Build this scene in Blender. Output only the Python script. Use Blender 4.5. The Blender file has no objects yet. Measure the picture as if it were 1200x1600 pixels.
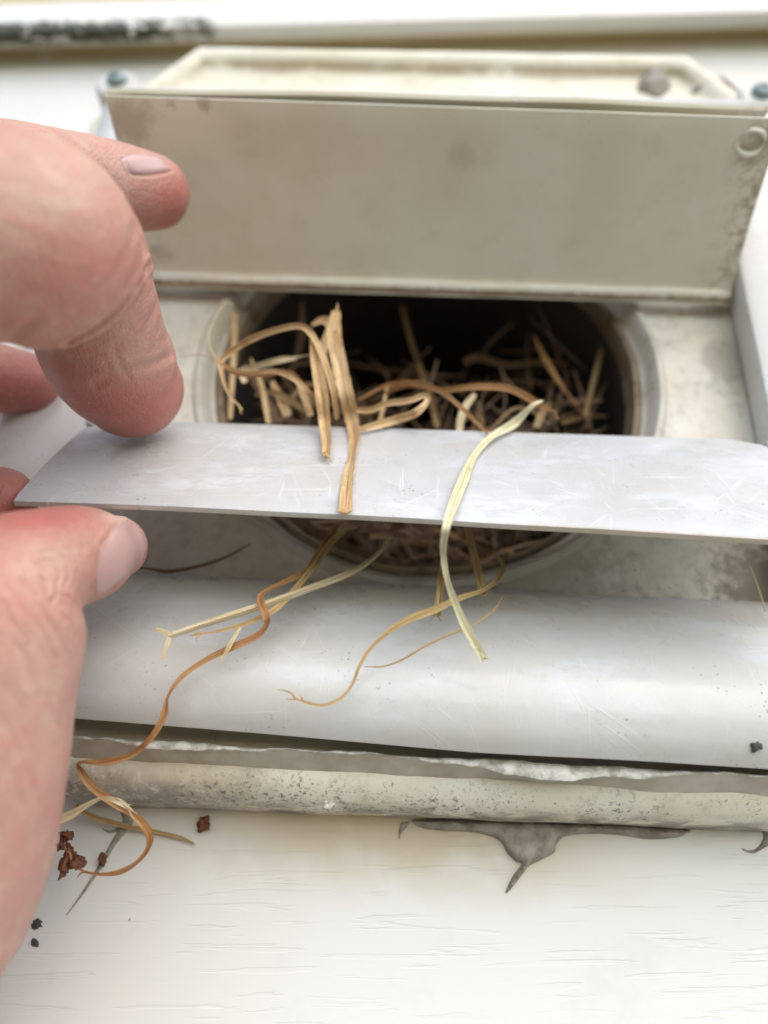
import bpy, bmesh, math, random
import numpy as np
from mathutils import Vector, Matrix, noise as mnoise, geometry as mgeo
from mathutils.bvhtree import BVHTree
R = math.radians
rnd = random.Random(7)
S = 0.001                                   # everything below is written in millimetres
scn = bpy.context.scene
C = scn.collection

# ------------------------------------------------------------------ camera
CAM = np.array([-2.146, -140.531, -104.970])        # mm; wall lies in the XZ plane, camera on its -Y side
PITCH, YAW, ROLL, FPX = R(25.612), R(2.504), R(3.539), 1139.5
_cp, _sp, _cy, _sy = math.cos(PITCH), math.sin(PITCH), math.cos(YAW), math.sin(YAW)
FWD = np.array([-_sy*_cp, _cy*_cp, _sp])
_r = np.array([_cy, _sy, 0.0]); _u = np.cross(_r, FWD)
RIGHT = math.cos(ROLL)*_r + math.sin(ROLL)*_u
UP = -math.sin(ROLL)*_r + math.cos(ROLL)*_u
cd = bpy.data.cameras.new('camera'); cam = bpy.data.objects.new('camera', cd); C.objects.link(cam)
cam.matrix_world = Matrix(((RIGHT[0], UP[0], -FWD[0], CAM[0]*S), (RIGHT[1], UP[1], -FWD[1], CAM[1]*S),
                           (RIGHT[2], UP[2], -FWD[2], CAM[2]*S), (0, 0, 0, 1)))
cd.sensor_fit = 'HORIZONTAL'; cd.sensor_width = 36; cd.lens = 36*FPX/1200
cd.clip_start = 0.005; cd.clip_end = 200
cd.dof.use_dof = True; cd.dof.focus_distance = 0.126; cd.dof.aperture_fstop = 9.5; cd.dof.aperture_blades = 0
scn.camera = cam

# ------------------------------------------------------------------ light
SUN_EL, SUN_AZ = 42, 24                      # azimuth: degrees to the right of straight out from the wall
w = bpy.data.worlds.new('World'); scn.world = w; w.use_nodes = True
nt = w.node_tree; nt.nodes.clear()
sky = nt.nodes.new('ShaderNodeTexSky'); sky.sky_type = 'NISHITA'; sky.sun_disc = False
sky.sun_elevation = R(SUN_EL); sky.sun_rotation = R(180-SUN_AZ)
sky.air_density = 1.0; sky.dust_density = 1.0; sky.ozone_density = 1.0
bg = nt.nodes.new('ShaderNodeBackground'); bg.inputs['Strength'].default_value = 0.125
wo = nt.nodes.new('ShaderNodeOutputWorld')
nt.links.new(sky.outputs[0], bg.inputs[0]); nt.links.new(bg.outputs[0], wo.inputs[0])
sl = bpy.data.lights.new('sun', 'SUN'); sl.energy = 1.5; sl.angle = R(85); sl.color = (1, .93, .81)
so = bpy.data.objects.new('sun', sl); C.objects.link(so)
sd = Vector((math.sin(R(SUN_AZ))*math.cos(R(SUN_EL)), -math.cos(R(SUN_AZ))*math.cos(R(SUN_EL)), math.sin(R(SUN_EL))))
so.rotation_euler = sd.to_track_quat('Z', 'Y').to_euler(); so.location = sd*3
scn.view_settings.view_transform = 'Standard'; scn.view_settings.look = 'None'
scn.view_settings.exposure = 0.96; scn.view_settings.gamma = 1
scn.render.engine = 'CYCLES'
scn.cycles.max_bounces = 6; scn.cycles.diffuse_bounces = 4; scn.cycles.glossy_bounces = 2; scn.cycles.transmission_bounces = 2; scn.cycles.caustics_reflective = False; scn.cycles.caustics_refractive = False
scn.render.resolution_x, scn.render.resolution_y = 768, 1024

# ------------------------------------------------------------------ helpers
def ray(px, py): return FWD + (px-600)/FPX*RIGHT - (py-800)/FPX*UP
def at(px, py, Y):                            # the point of the plane y = Y on that line of sight
    d = ray(px, py); return CAM + d*((Y-CAM[1])/d[1])
def atd(px, py, d): return CAM + ray(px, py)*d
def onplane(px, py, p, n, off=0):
    d = ray(px, py); t = ((np.asarray(p)-CAM)@n + off)/(d@n); return CAM + d*t
def tag(o, label=None, cat=None, group=None, kind=None):
    if label: o['label'] = label
    if cat: o['category'] = cat
    if group: o['group'] = group
    if kind: o['kind'] = kind
    return o
def wloc(o):
    v = o.location.copy()
    while o.parent: o = o.parent; v += o.location
    return v
def link(name, verts, faces, mat, parent=None, smooth=True, uvs=None, sharp=None):
    """verts in mm, world; the object's origin goes to the middle of its base"""
    v = np.asarray(verts, float)
    lo, hi = v.min(0), v.max(0); o0 = np.array([(lo[0]+hi[0])/2, (lo[1]+hi[1])/2, lo[2]])
    me = bpy.data.meshes.new(name); me.from_pydata(((v-o0)*S).tolist(), [], [list(f) for f in faces])
    if uvs is not None:
        ul = me.uv_layers.new(name='UVMap')
        for lp in me.loops: ul.data[lp.index].uv = uvs[lp.vertex_index]
    bm = bmesh.new(); bm.from_mesh(me); bmesh.ops.recalc_face_normals(bm, faces=bm.faces); bm.to_mesh(me); bm.free()
    if smooth:
        for p in me.polygons: p.use_smooth = True
        if sharp: me.set_sharp_from_angle(angle=R(sharp))
    me.materials.append(mat)
    ob = bpy.data.objects.new(name, me); C.objects.link(ob)
    ob.location = Vector(o0*S)
    if parent is not None:
        ob.parent = parent; ob.location = Vector(o0*S) - wloc(parent)
    return ob
def empty(name, loc, **k):
    o = bpy.data.objects.new(name, None); C.objects.link(o); o.location = Vector(np.asarray(loc)*S); o.empty_display_size = .01
    return tag(o, **k)
def catmull(P, n):
    P = np.asarray(P, float); Q = np.vstack([2*P[0]-P[1], P, 2*P[-1]-P[-2]]); out = []
    m = len(P)-1
    for i in range(m):
        p0, p1, p2, p3 = Q[i:i+4]
        for t in np.arange(n)/n:
            out.append(.5*((2*p1)+(-p0+p2)*t+(2*p0-5*p1+4*p2-p3)*t*t+(-p0+3*p1-3*p2+p3)*t**3))
    out.append(P[-1]); return np.array(out)
def n3(p, s=1.0, seed=0): return mnoise.noise(Vector((p[0]*s+seed*17.3, p[1]*s-seed*5.1, p[2]*s+seed*3.7)))

# ------------------------------------------------------------------ materials
class M:
    def __init__(s, name):
        s.m = bpy.data.materials.new(name); s.m.use_nodes = True; s.t = s.m.node_tree; s.b = s.t.nodes['Principled BSDF']
        g = s.t.nodes.new('ShaderNodeNewGeometry'); v = s.N('ShaderNodeVectorMath', operation='SCALE'); s.L(g.outputs['Position'], v.inputs[0])
        v.inputs['Scale'].default_value = 1000; s.P = v.outputs[0]; s.g = g
    def N(s, t, **k):
        n = s.t.nodes.new(t)
        for a, b in k.items(): setattr(n, a, b)
        return n
    def L(s, a, b): s.t.links.new(a, b)
    def put(s, sock, v):
        if isinstance(v, bpy.types.NodeSocket): s.L(v, sock)
        else: sock.default_value = v
    def map(s, scale=(1, 1, 1), rot=(0, 0, 0), vec=None):
        n = s.N('ShaderNodeMapping'); s.L(vec or s.P, n.inputs[0]); n.inputs['Scale'].default_value = scale; n.inputs['Rotation'].default_value = rot
        return n.outputs[0]
    def noise(s, scale, detail=3, rough=.55, vec=None, dist=0):
        n = s.N('ShaderNodeTexNoise'); s.L(vec or s.P, n.inputs['Vector']); n.inputs['Scale'].default_value = scale
        n.inputs['Detail'].default_value = min(detail, 4); n.inputs['Roughness'].default_value = rough; n.inputs['Distortion'].default_value = dist
        return n.outputs['Fac']
    def voro(s, scale, feature='F1', vec=None):
        n = s.N('ShaderNodeTexVoronoi', feature=feature); s.L(vec or s.P, n.inputs['Vector']); n.inputs['Scale'].default_value = scale
        return n.outputs['Distance']
    def ss(s, v, a, b, lo=0., hi=1.):
        n = s.N('ShaderNodeMapRange', interpolation_type='SMOOTHSTEP'); s.put(n.inputs[0], v)
        n.inputs[1].default_value = a; n.inputs[2].default_value = b; n.inputs[3].default_value = lo; n.inputs[4].default_value = hi
        return n.outputs[0]
    def math(s, op, a, b=0., c=0.):
        n = s.N('ShaderNodeMath', operation=op); s.put(n.inputs[0], a); s.put(n.inputs[1], b); s.put(n.inputs[2], c); return n.outputs[0]
    def mul(s, *a):
        r = a[0]
        for x in a[1:]: r = s.math('MULTIPLY', r, x)
        return r
    def mix(s, f, a, b, blend='MIX'):
        n = s.N('ShaderNodeMix', data_type='RGBA', blend_type=blend); s.put(n.inputs[0], f)
        for i, v in ((6, a), (7, b)): s.put(n.inputs[i], v if isinstance(v, bpy.types.NodeSocket) else (*v, 1))
        return n.outputs[2]
    def xyz(s):
        n = s.N('ShaderNodeSeparateXYZ'); s.L(s.P, n.inputs[0]); return n.outputs
    def bump(s, h, strength=.3, dist=.2, nrm=None):
        n = s.N('ShaderNodeBump'); s.put(n.inputs['Height'], h); n.inputs['Strength'].default_value = strength; n.inputs['Distance'].default_value = dist*S
        if nrm: s.L(nrm, n.inputs['Normal'])
        return n.outputs[0]
    def done(s, col, rough=.5, normal=None, **k):
        s.put(s.b.inputs['Base Color'], col if isinstance(col, bpy.types.NodeSocket) else (*col, 1)); s.put(s.b.inputs['Roughness'], rough)
        if normal: s.L(normal, s.b.inputs['Normal'])
        for a, v in k.items(): s.put(s.b.inputs[a.replace('_', ' ')], v)
        return s.m

def plastic(name, base, aged, dirt=(.13, .10, .07), amount=.5, speck=.5, rough=.38, scratch=0., grime=0., spec=.5, near=None, zdirt=None, xdirt=None):
    m = M(name)
    c = m.mix(m.ss(m.noise(.05, 4), .35, .68), base, aged)
    c = m.mix(m.mul(m.ss(m.noise(.16, 6, .65), .52, .78), amount), c, tuple(.55*a+.45*d for a, d in zip(aged, dirt)))
    if near:                                              # stains round given places (x, y, z, radius, strength)
        for (x, y, z, r, st) in near:
            d = m.N('ShaderNodeVectorMath', operation='DISTANCE'); m.L(m.P, d.inputs[0]); d.inputs[1].default_value = (x, y, z)
            dd = m.math('ADD', d.outputs['Value'], m.mul(m.math('SUBTRACT', m.noise(.35 if r > 4 else .8, 5, .7), .5), max(r*1.6, 5)))
            c = m.mix(m.mul(m.ss(dd, r*.35, r, 1, 0), st), c, dirt)
    if speck:
        k = m.mul(m.ss(m.voro(.9), .10, .24, 1, 0), m.ss(m.noise(.11, 4), .55, .66))
        k2 = m.mul(m.ss(m.noise(1.3, 3), .66, .74), m.ss(m.noise(.07, 3), .48, .62))
        c = m.mix(m.mul(m.math('MAXIMUM', k, k2), speck), c, dirt)
    r = m.ss(m.noise(.12, 5), .3, .7, rough-.09, rough+.14)
    h = m.noise(.9, 4)
    if scratch:
        sm_ = m.mul(m.ss(m.noise(.075, 3, .6, m.map((.6, 1, 1.2), (0, .5, 0))), .45, .66), m.ss(m.noise(.5, 4, .7, m.map((.4, 1, 1), (0, -.5, 0))), .35, .6)); c = m.mix(m.mul(sm_, .5), c, (.68, .70, .74))
        sc = None
        for i, (a, den, ln_) in enumerate(((.10, .64, .02), (1.3, .64, .035), (-.55, .635, .03), (.75, .635, .03), (1.62, .64, .04), (-1.1, .645, .03))):
            v = m.map((ln_, 1, 1.1), (0, 0, 0), m.map((1, 0, 1), (0, a, 0)))
            q = m.mul(m.ss(m.noise(.9+.12*i, 2, .4, v), den, den+.05), m.ss(m.noise(.05+.009*i, 2), .50, .62))
            sc = q if sc is None else m.math('MAXIMUM', sc, q)
        c = m.mix(m.mul(sc, scratch), c, (.80, .80, .80)); r = m.math('ADD', r, m.mul(sc, .12)); h = m.math('ADD', h, m.mul(sc, .8))
    if xdirt:
        xx = m.math('ADD', m.xyz()[0], m.mul(m.math('SUBTRACT', m.noise(.3, 4, .7), .5), 16)); c = m.mix(m.mul(m.ss(xx, xdirt[0], xdirt[1]), m.ss(m.noise(.45, 4, .7), .40, .62), xdirt[2]), c, dirt)
    if zdirt:
        zz = m.math('ADD', m.xyz()[2], m.mul(m.math('SUBTRACT', m.noise(.5, 3), .5), zdirt[4])); c = m.mix(m.mul(m.ss(zz, zdirt[0], zdirt[1], 1, 0), zdirt[2]), c, zdirt[3])
    if grime:
        c = m.mix(m.mul(m.ss(m.noise(.25, 6, .7), .45, .75), grime), c, dirt)
    return m.done(c, r, m.bump(h, .25, .12), Specular_IOR_Level=spec)

def straw_mat(name, a, b, c3, tip=.5):
    m = M(name); uv = m.N('ShaderNodeTexCoord').outputs['UV']
    fib = m.noise(1, 3, .6, m.map((16, 1.3, 1), vec=uv)); lon = m.noise(1, 3, .6, m.map((.6, .45, 1), vec=uv)); pat = m.noise(.22, 4, .6)
    c = m.mix(m.ss(lon, .36, .66), a, b); c = m.mix(m.ss(pat, .55, .72, 0, .8), c, c3)
    c = m.mix(m.ss(fib, .44, .60, 0, .6), c, tuple(x*.6 for x in c3)); u_ = m.N('ShaderNodeSeparateXYZ'); m.L(uv, u_.inputs[0])
    c = m.mix(m.ss(m.math('ABSOLUTE', m.math('SUBTRACT', u_.outputs[0], .5)), .02, .09, .55, 0), c, tuple(x*.55 for x in c3))
    c = m.mix(m.ss(m.noise(1.6, 2), .68, .74, 0, .5), c, (.16, .07, .03))
    return m.done(c, m.ss(fib, .3, .7, .42, .68), m.bump(fib, .5, .15), Specular_IOR_Level=.4)

MAT = {}
MAT['frame'] = plastic('aged_white_frame_plastic', (.60, .597, .58), (.57, .56, .525), amount=.08, speck=.6, rough=.3, scratch=.16)
MAT['base'] = plastic('dirty_base_plate_plastic', (.72, .69, .61), (.63, .58, .47), dirt=(.14, .11, .075), amount=.7, speck=.9, rough=.5, grime=.3,
                      near=[(70, 0, -52, 16, .8), (68, 0, 26, 9, .5), (20, 0, -56, 30, .35), (70, 0, 5, 9, .4)])
MAT['ring'] = plastic('collar_plastic', (.60, .585, .53), (.50, .45, .35), dirt=(.12, .09, .05), amount=.8, speck=.8, rough=.45)
MAT['louver_out'] = plastic('scratched_louver_plastic', (.515, .52, .53), (.50, .495, .475), amount=.25, speck=.85, rough=.30, scratch=.3, zdirt=(-55.2, -54.2, .6, (.42, .33, .20), 1.4))
MAT['louver_in'] = plastic('yellowed_louver_plastic', (.74, .70, .585), (.69, .64, .50), dirt=(.24, .16, .085), amount=.2, speck=.3, rough=.45,
                           near=[(-67, -36, 36, 7, .4), (66, -35, 34, 5, .6), (-66, -12, 22, 5, .35), (5, -31, 34, 4.5, .2), (-50, -39, 38.3, 2.2, .5), (-57, -39, 38.5, 1.6, .5)], xdirt=(61, 72, .7))
MAT['block'] = None
# skin, siding etc. follow beside their builders

# ------------------------------------------------------------------ ground far below the picture (the light it returns is seen under the louvers)
m = M('pale_gravel'); MAT['ground'] = m.done(m.mix(m.noise(.01, 4), (.17, .16, .12), (.25, .235, .19)), .9)
g = link('ground', [(-40000, -60000, -1300), (40000, -60000, -1300), (40000, 20000, -1300), (-40000, 20000, -1300)], [(0, 1, 2, 3)], MAT['ground'], smooth=False)
tag(g, kind='structure')

# ------------------------------------------------------------------ siding
m = M('cream_vinyl_siding')
TILT = R(4.0)
pr = m.map((1, 1, 1), (0, TILT, 0)); gv = m.map((.07, 1, 1), vec=pr)
grain = m.noise(.62, 3, .5, gv, .4); gl = m.mul(m.ss(grain, .56, .62), m.ss(m.noise(.05, 2), .36, .55))
x, y, z = m.xyz()
c = m.mix(m.ss(m.noise(.02, 4), .3, .7), (.72, .72, .70), (.71, .70, .655))
stain = m.mul(m.ss(m.math('ADD', z, m.mul(m.noise(.12, 4), 7)), -110, -96), m.ss(z, -94, -90, 1, 0), m.ss(m.math('ABSOLUTE', m.math('SUBTRACT', x, 1)), 14, 52, 1, .12), m.ss(m.noise(.06, 3), .15, .5))
c = m.mix(m.mul(stain, .65), c, (.46, .34, .15))
lz = m.math('SUBTRACT', z, m.math('MULTIPLY', x, math.tan(TILT)))
yel = m.mul(m.ss(lz, 126, 138), m.ss(y, 2, 6), m.ss(m.noise(.06, 3), .1, .45))
c = m.mix(m.mul(yel, .85), c, (.50, .39, .15))
alg = m.mul(m.ss(lz, 129, 131), m.ss(m.math('ADD', lz, m.mul(m.noise(.25, 4), 9)), 137.5, 141, 1, 0), m.ss(m.math('ADD', x, m.mul(m.noise(.09, 3), 60)), -62, -38, 1, 0), m.ss(m.noise(.22, 3), .36, .46), m.ss(y, 5, 2))
c = m.mix(m.mul(alg, .97), c, (.030, .036, .010))
sp = m.mul(m.ss(m.math('ADD', m.voro(.22), m.mul(m.noise(1.6, 3), .16)), .12, .17, 1, 0), m.ss(m.noise(.03, 3), .6, .7))
c = m.mix(m.mul(sp, .7), c, (.10, .08, .05))
gry = m.mul(m.ss(m.noise(.05, 6, .7), .55, .75), .25); c = m.mix(gry, c, (.52, .52, .50))
MAT['siding'] = m.done(c, .42, m.bump(m.math('ADD', m.mul(gl, -1.0), m.mul(m.noise(.9, 3, .5, m.map((.12, 1, 1), vec=pr)), .3)), .34, .25), Specular_IOR_Level=.45)

wall = empty('siding_wall', (0, 8, -1300), label='cream wood-grain vinyl siding wall behind the vent, green algae along one lap', cat='wall')
BH = 300.0; LAP0 = 138.5
def board(z0):                                # flat face whose last 25 mm kick out over the course below
    prof = [(-2.6, z0-7.5), (-3.2, z0-5.5), (-3.0, z0-2.5), (-2.0, z0+8), (7.6, z0+24), (8.0, z0+28), (8.0, z0+BH+8),
            (10.0, z0+BH+8), (10.0, z0+28), (-.2, z0+8), (-1.0, z0), (9.2, z0+1.0), (9.2, z0-.6), (4, z0-4)]
    xs = (-1500, -400, -150, 0, 150, 400, 1500); V = []; F = []
    for xx in xs:
        for (yy, zz) in prof: V.append((xx, yy, zz + xx*math.tan(TILT)))
    n = len(prof)
    for i in range(len(xs)-1):
        for j in range(n): F.append((i*n+j, i*n+(j+1) % n, (i+1)*n+(j+1) % n, (i+1)*n+j))
    F.append(tuple(range(n))); F.append(tuple((len(xs)-1)*n+j for j in range(n)))
    if z0 < 0 < z0+BH:                        # the course behind the vent is cut out for the duct
        me = bpy.data.meshes.new('cut'); bm = bmesh.new(); bmesh.ops.create_cone(bm, segments=64, radius1=56*S, radius2=56*S, depth=60*S, cap_ends=True)
        bmesh.ops.rotate(bm, verts=bm.verts, matrix=Matrix.Rotation(R(90), 3, 'X')); bm.to_mesh(me); bm.free()
        cut = bpy.data.objects.new('cut', me); C.objects.link(cut)
        ob = link('siding_board', V, F, MAT['siding'], wall, sharp=35); md = ob.modifiers.new('b', 'BOOLEAN'); md.object = cut; md.operation = 'DIFFERENCE'; md.solver = 'EXACT'
        bpy.context.view_layer.update(); new = bpy.data.meshes.new_from_object(ob.evaluated_get(bpy.context.evaluated_depsgraph_get()))
        ob.modifiers.clear(); ob.data = new; bpy.data.objects.remove(cut); return ob
    return link('siding_board', V, F, MAT['siding'], wall, sharp=35)
for k in range(-4, 4): board(LAP0 + k*BH)

# ------------------------------------------------------------------ mounting block
m = M('cream_mounting_block')
x, y, z = m.xyz()
c = m.mix(m.ss(m.noise(.04, 4), .3, .7), (.75, .715, .61), (.69, .63, .48))
c = m.mix(m.mul(m.ss(m.noise(.2, 6, .7), .5, .75), .35), c, (.30, .25, .17))
low = m.mul(m.ss(m.math('ADD', m.math('SUBTRACT', z, m.mul(x, .019)), m.mul(m.noise(.12, 4), 9)), -91.5, -85.0, 1, 0), m.ss(z, -60, -80))
d1 = m.ss(m.noise(1.5, 4, .75), .575, .645); d2 = m.ss(m.noise(.9, 5, .7), .52, .64)
dens = m.ss(m.noise(.22, 4), .36, .56)
c = m.mix(m.mul(low, m.math('MAXIMUM', m.mul(d1, dens), m.mul(d2, m.ss(m.noise(.055, 3), .42, .55))), .85), c, (.075, .065, .055))
lft = m.mul(low, m.ss(x, -46, -14, 1, 0), m.ss(m.noise(.5, 5, .7), .28, .52)); c = m.mix(m.mul(lft, .75), c, (.17, .15, .125))
edge = m.mul(m.ss(m.math('SUBTRACT', z, m.mul(x, .019)), -97.6, -95.2, 1, 0), m.ss(z, -60, -80), m.ss(m.noise(.15, 4), .4, .6)); c = m.mix(m.mul(edge, .85), c, (.10, .085, .075))
rim_shade = m.mul(m.ss(z, 94, 103), m.ss(y, -7.4, -6.4), m.ss(y, -5.0, -5.3), m.ss(m.noise(.12, 4), .3, .5)); c = m.mix(m.mul(rim_shade, .8), c, (.33, .27, .15))  # brown line paints the shade along the top rim's inner slope
MAT['block'] = m.done(c, m.ss(m.noise(.2, 4), .3, .7, .38, .6), m.bump(m.noise(.9, 5), .4, .2))
HW, ZT, ZB = 98.0, 111.0, -99.0
def octo(o):                                  # outline moved inwards by o
    k = o*.414
    return [(-72+k, ZT-o), (72-k, ZT-o), (HW-o, 76-k), (HW-o, -66+k), (66-k, ZB+3.2+o), (-62+k, ZB+.8+o), (-HW+o, -62+k), (-HW+o, 76-k)]
def sample(poly, n=14):
    out = []
    for a, b in zip(poly, poly[1:]+poly[:1]):
        for t in range(n): out.append((a[0]+(b[0]-a[0])*t/n, a[1]+(b[1]-a[1])*t/n))
    return out
block = empty('mounting_block', (0, 8, -99), label='cream mounting block with mildewed lower edge behind the vent', cat='mounting block')
prof = [(-.2, 8.2), (0, 3), (.3, -1.5), (1.3, -5.2), (3.2, -7.5), (5.4, -8.2), (7.2, -7.6), (8.4, -6.2), (9.6, -5.2), (12.6, -4.8)]
V, F = [], []; n = None
for (o, yy) in prof:
    ring = sample(octo(o)); n = len(ring)
    for (xx, zz) in ring:
        q = (xx, yy, zz); wob = .35*n3(q, .12) + .25*n3(q, .4, 2)
        V.append((xx, yy + (wob if o > 0 else 0), zz + .8*wob))
for i in range(len(prof)-1):
    for j in range(n): F.append((i*n+j, i*n+(j+1) % n, (i+1)*n+(j+1) % n, (i+1)*n+j))
link('raised_rim', V, F, MAT['block'], block, sharp=50)
pl = octo(12); hole = [(54*math.cos(2*math.pi*k/64), 54*math.sin(2*math.pi*k/64)) for k in range(64)]
def plate_with_hole(outer, r, y0, y1, seg=96, inner_only=False):
    """flat plate with a round hole; outer is a convex polygon"""
    V, F = [], []
    ang = [2*math.pi*k/seg for k in range(seg)]
    def hit(a):
        dx, dz = math.cos(a), math.sin(a); best = 1e9
        for p, q in zip(outer, outer[1:]+outer[:1]):
            ex, ez = q[0]-p[0], q[1]-p[1]; den = dx*ez-dz*ex
            if abs(den) < 1e-9: continue
            t = (p[0]*ez-p[1]*ex)/den; u = (p[0]*dz-p[1]*dx)/den
            if t > 0 and -1e-6 <= u <= 1+1e-6: best = min(best, t)
        return dx*best, dz*best
    ang = sorted(ang + [math.atan2(p[1], p[0]) % (2*math.pi) for p in outer]); seg = len(ang)
    for yy in (y0, y1):
        for a in ang:
            h = hit(a); V.append((r*math.cos(a), yy, r*math.sin(a))); V.append((h[0], yy, h[1]))
    for j in range(seg):
        k = (j+1) % seg; a, b = 2*j, 2*k; o = 2*seg
        F += [(a, a+1, b+1, b), (o+a, o+b, o+b+1, o+a+1), (a, b, o+b, o+a), (a+1, o+a+1, o+b+1, b+1)]
    return V, F
pin = [(-90, -80), (90, -80), (90, 84), (-90, 84)]
def polar(poly, a):
    dx, dz = math.cos(a), math.sin(a); best = 1e9
    for p, q in zip(poly, poly[1:]+poly[:1]):
        ex, ez = q[0]-p[0], q[1]-p[1]; den = dx*ez-dz*ex
        if abs(den) < 1e-9: continue
        t = (p[0]*ez-p[1]*ex)/den; u = (p[0]*dz-p[1]*dx)/den
        if t > 0 and -1e-6 <= u <= 1+1e-6: best = min(best, t)
    return best
aa = sorted([2*math.pi*k/160 for k in range(160)] + [math.atan2(p[1], p[0]) % (2*math.pi) for p in pl+pin]); V, F = [], []; n = len(aa)
for yy in (-4.9, 6.0):
    for a in aa:
        ro = polar(pl, a); ri = min(polar(pin, a), ro-.3); V += [(ro*math.cos(a), yy, ro*math.sin(a)), (ri*math.cos(a), yy, ri*math.sin(a))]
for j in range(n):
    k = (j+1) % n; a, b, o = 2*j, 2*k, 2*n; F += [(a, a+1, b+1, b), (o+a, o+b, o+b+1, o+a+1), (a, b, o+b, o+a), (a+1, o+a+1, o+b+1, b+1)]
link('face_plate', V, F, MAT['block'], block, smooth=False)

# ------------------------------------------------------------------ vent
vent = empty('louvered_dryer_vent', (0, 0, -88), label='aged white plastic dryer vent with three raised louvers and straw inside', cat='vent')
def extrude(name, prof, a0, a1, axis, mat, parent, seg=24, wob=.0, sharp=40, shear=False):
    """prof: closed (u, v) outline; axis 'x' -> (t, u, v), axis 'z' -> (u, v, t)"""
    V, F = [], []; n = len(prof)
    for i in range(seg+1):
        t = a0+(a1-a0)*i/seg
        for (u, v) in prof:
            p = [t, u, v] if axis == 'x' else [u, v, t]
            if shear and p[2] < -72: p[2] += max(0, 10-p[0])*.028*min(1, (-72-p[2])/10)
            if wob: p[1] += wob*n3(p, .03); p[2] += wob*n3(p, .025, 4)
            V.append(p)
    for i in range(seg):
        for j in range(n): F.append((i*n+j, i*n+(j+1) % n, (i+1)*n+(j+1) % n, (i+1)*n+j))
    F += [tuple(range(n)), tuple(seg*n+j for j in range(n))]
    return link(name, V, F, mat, parent, sharp=sharp)
# back plate with its round opening, collar and duct
V, F = plate_with_hole([(-73, -58), (73, -58), (73, 86), (-73, 86)], 55.0, -.4, .6); link('back_plate', V, F, MAT['base'], vent, sharp=30)
def lathe(name, prof, mat, parent, seg=96, wob=0):
    V, F = [], []; n = len(prof)
    for i in range(seg):
        a = 2*math.pi*i/seg
        for (r, y) in prof:
            rr = r + wob*n3((math.cos(a)*8, y, math.sin(a)*8), .6)
            V.append((rr*math.cos(a), y, rr*math.sin(a)))
    for i in range(seg):
        k = (i+1) % seg
        for j in range(n-1): F.append((i*n+j, i*n+j+1, k*n+j+1, k*n+j))
    return link(name, V, F, mat, parent, sharp=40)
lathe('collar', [(55.2, 1.4), (55.2, -.6), (54.4, -1.4), (53.4, -1.4), (52.4, -.2), (51.9, 2.2), (51.3, 3.0), (50.6, 3.2), (50.6, 6)], MAT['ring'], vent, wob=.15)
MAT['sleeve'] = plastic('grimy_sleeve_plastic', (.30, .23, .15), (.17, .12, .07), dirt=(.05, .035, .025), amount=.9, speck=.9, rough=.6, grime=.7)
lathe('sleeve', [(51.0, 5), (50.6, 2.9), (49.8, 2.2), (48.9, 2.6), (48.6, 4), (48.5, 9), (49.2, 9)], MAT['sleeve'], vent, wob=.7)
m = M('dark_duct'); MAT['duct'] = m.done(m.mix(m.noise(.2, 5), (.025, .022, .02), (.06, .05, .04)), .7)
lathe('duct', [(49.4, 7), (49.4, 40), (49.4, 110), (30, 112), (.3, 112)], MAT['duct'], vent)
# frame: four bars
for s in (-1, 1):
    p = [(s*73.5, .7), (s*72.0, -4), (s*71.4, -9.2), (s*71.9, -10.4), (s*73.2, -11.0), (s*86, -11.4), (s*90.5, -10.6), (s*92.8, -8), (s*93.4, -4), (s*93.5, .7)]
    extrude('frame_side', p, -60, 79.6, 'z', MAT['frame'], vent, wob=.25)
p = [(.7, 79.4), (-4, 80.0), (-9.4, 80.4), (-10.6, 81.0), (-11.2, 82.2), (-10.6, 84.6), (-8.2, 86.6), (-4, 87.8), (.7, 88.2)]
extrude('frame_top', p, -93.5, 93.5, 'x', MAT['frame'], vent, wob=.25)
p = [(1.2, -53.8), (-2, -54.6), (-5.2, -57.2), (-8.4, -60.6), (-9.4, -61.5), (-10.2, -62.6), (-13.2, -66.8), (-16.4, -71.6), (-18.2, -75.2), (-19.0, -78.2), (-18.9, -81.2),
     (-18.2, -84.0), (-17.0, -86.4), (-15.2, -87.8), (-13.2, -87.6), (-12.2, -86.4), (-11.5, -84.5), (-4, -84.2), (1.2, -84.2)]
fb = extrude('frame_bottom', p, -93.5, 93.5, 'x', MAT['frame'], vent, seg=60, wob=.35, sharp=32, shear=True)
# screws
m = M('zinc_screw'); MAT['zinc'] = m.done(m.mix(m.noise(.8, 3), (.30, .37, .38), (.14, .17, .17)), .5, Metallic=.4)
for (px, py) in ((182, 122), (1192, 141)):
    q = at(px, py, -11.6); V, F = [], []
    prof = [(2.8, 1.5), (2.8, .2), (2.4, -.7), (1.6, -1.1), (.8, -1.2), (.7, -.5), (.01, -.5)]; n = len(prof)
    for i in range(24):
        a = 2*math.pi*i/24
        for (r, y) in prof: V.append((q[0]+r*math.cos(a), q[1]+y, q[2]+r*math.sin(a)))
    for i in range(24):
        k = (i+1) % 24
        for j in range(n-1): F.append((i*n+j, i*n+j+1, k*n+j+1, k*n+j))
    link('screw', V, F, MAT['zinc'], vent, sharp=40)
    V, F = [], []
    for yy, r in ((1.0, 6.6), (-9.6, 6.2), (-10.9, 5.2)):
        for i in range(28): a = 2*math.pi*i/28; V.append((q[0]+r*math.cos(a), yy, q[2]-1+r*math.sin(a)))
    for k in range(2):
        for i in range(28): F.append((k*28+i, k*28+(i+1) % 28, k*28+28+(i+1) % 28, k*28+28+i))
    F += [tuple(range(28)), tuple(range(56, 84))]; link('screw_tab', V, F, MAT['frame'], vent, sharp=40)
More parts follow.
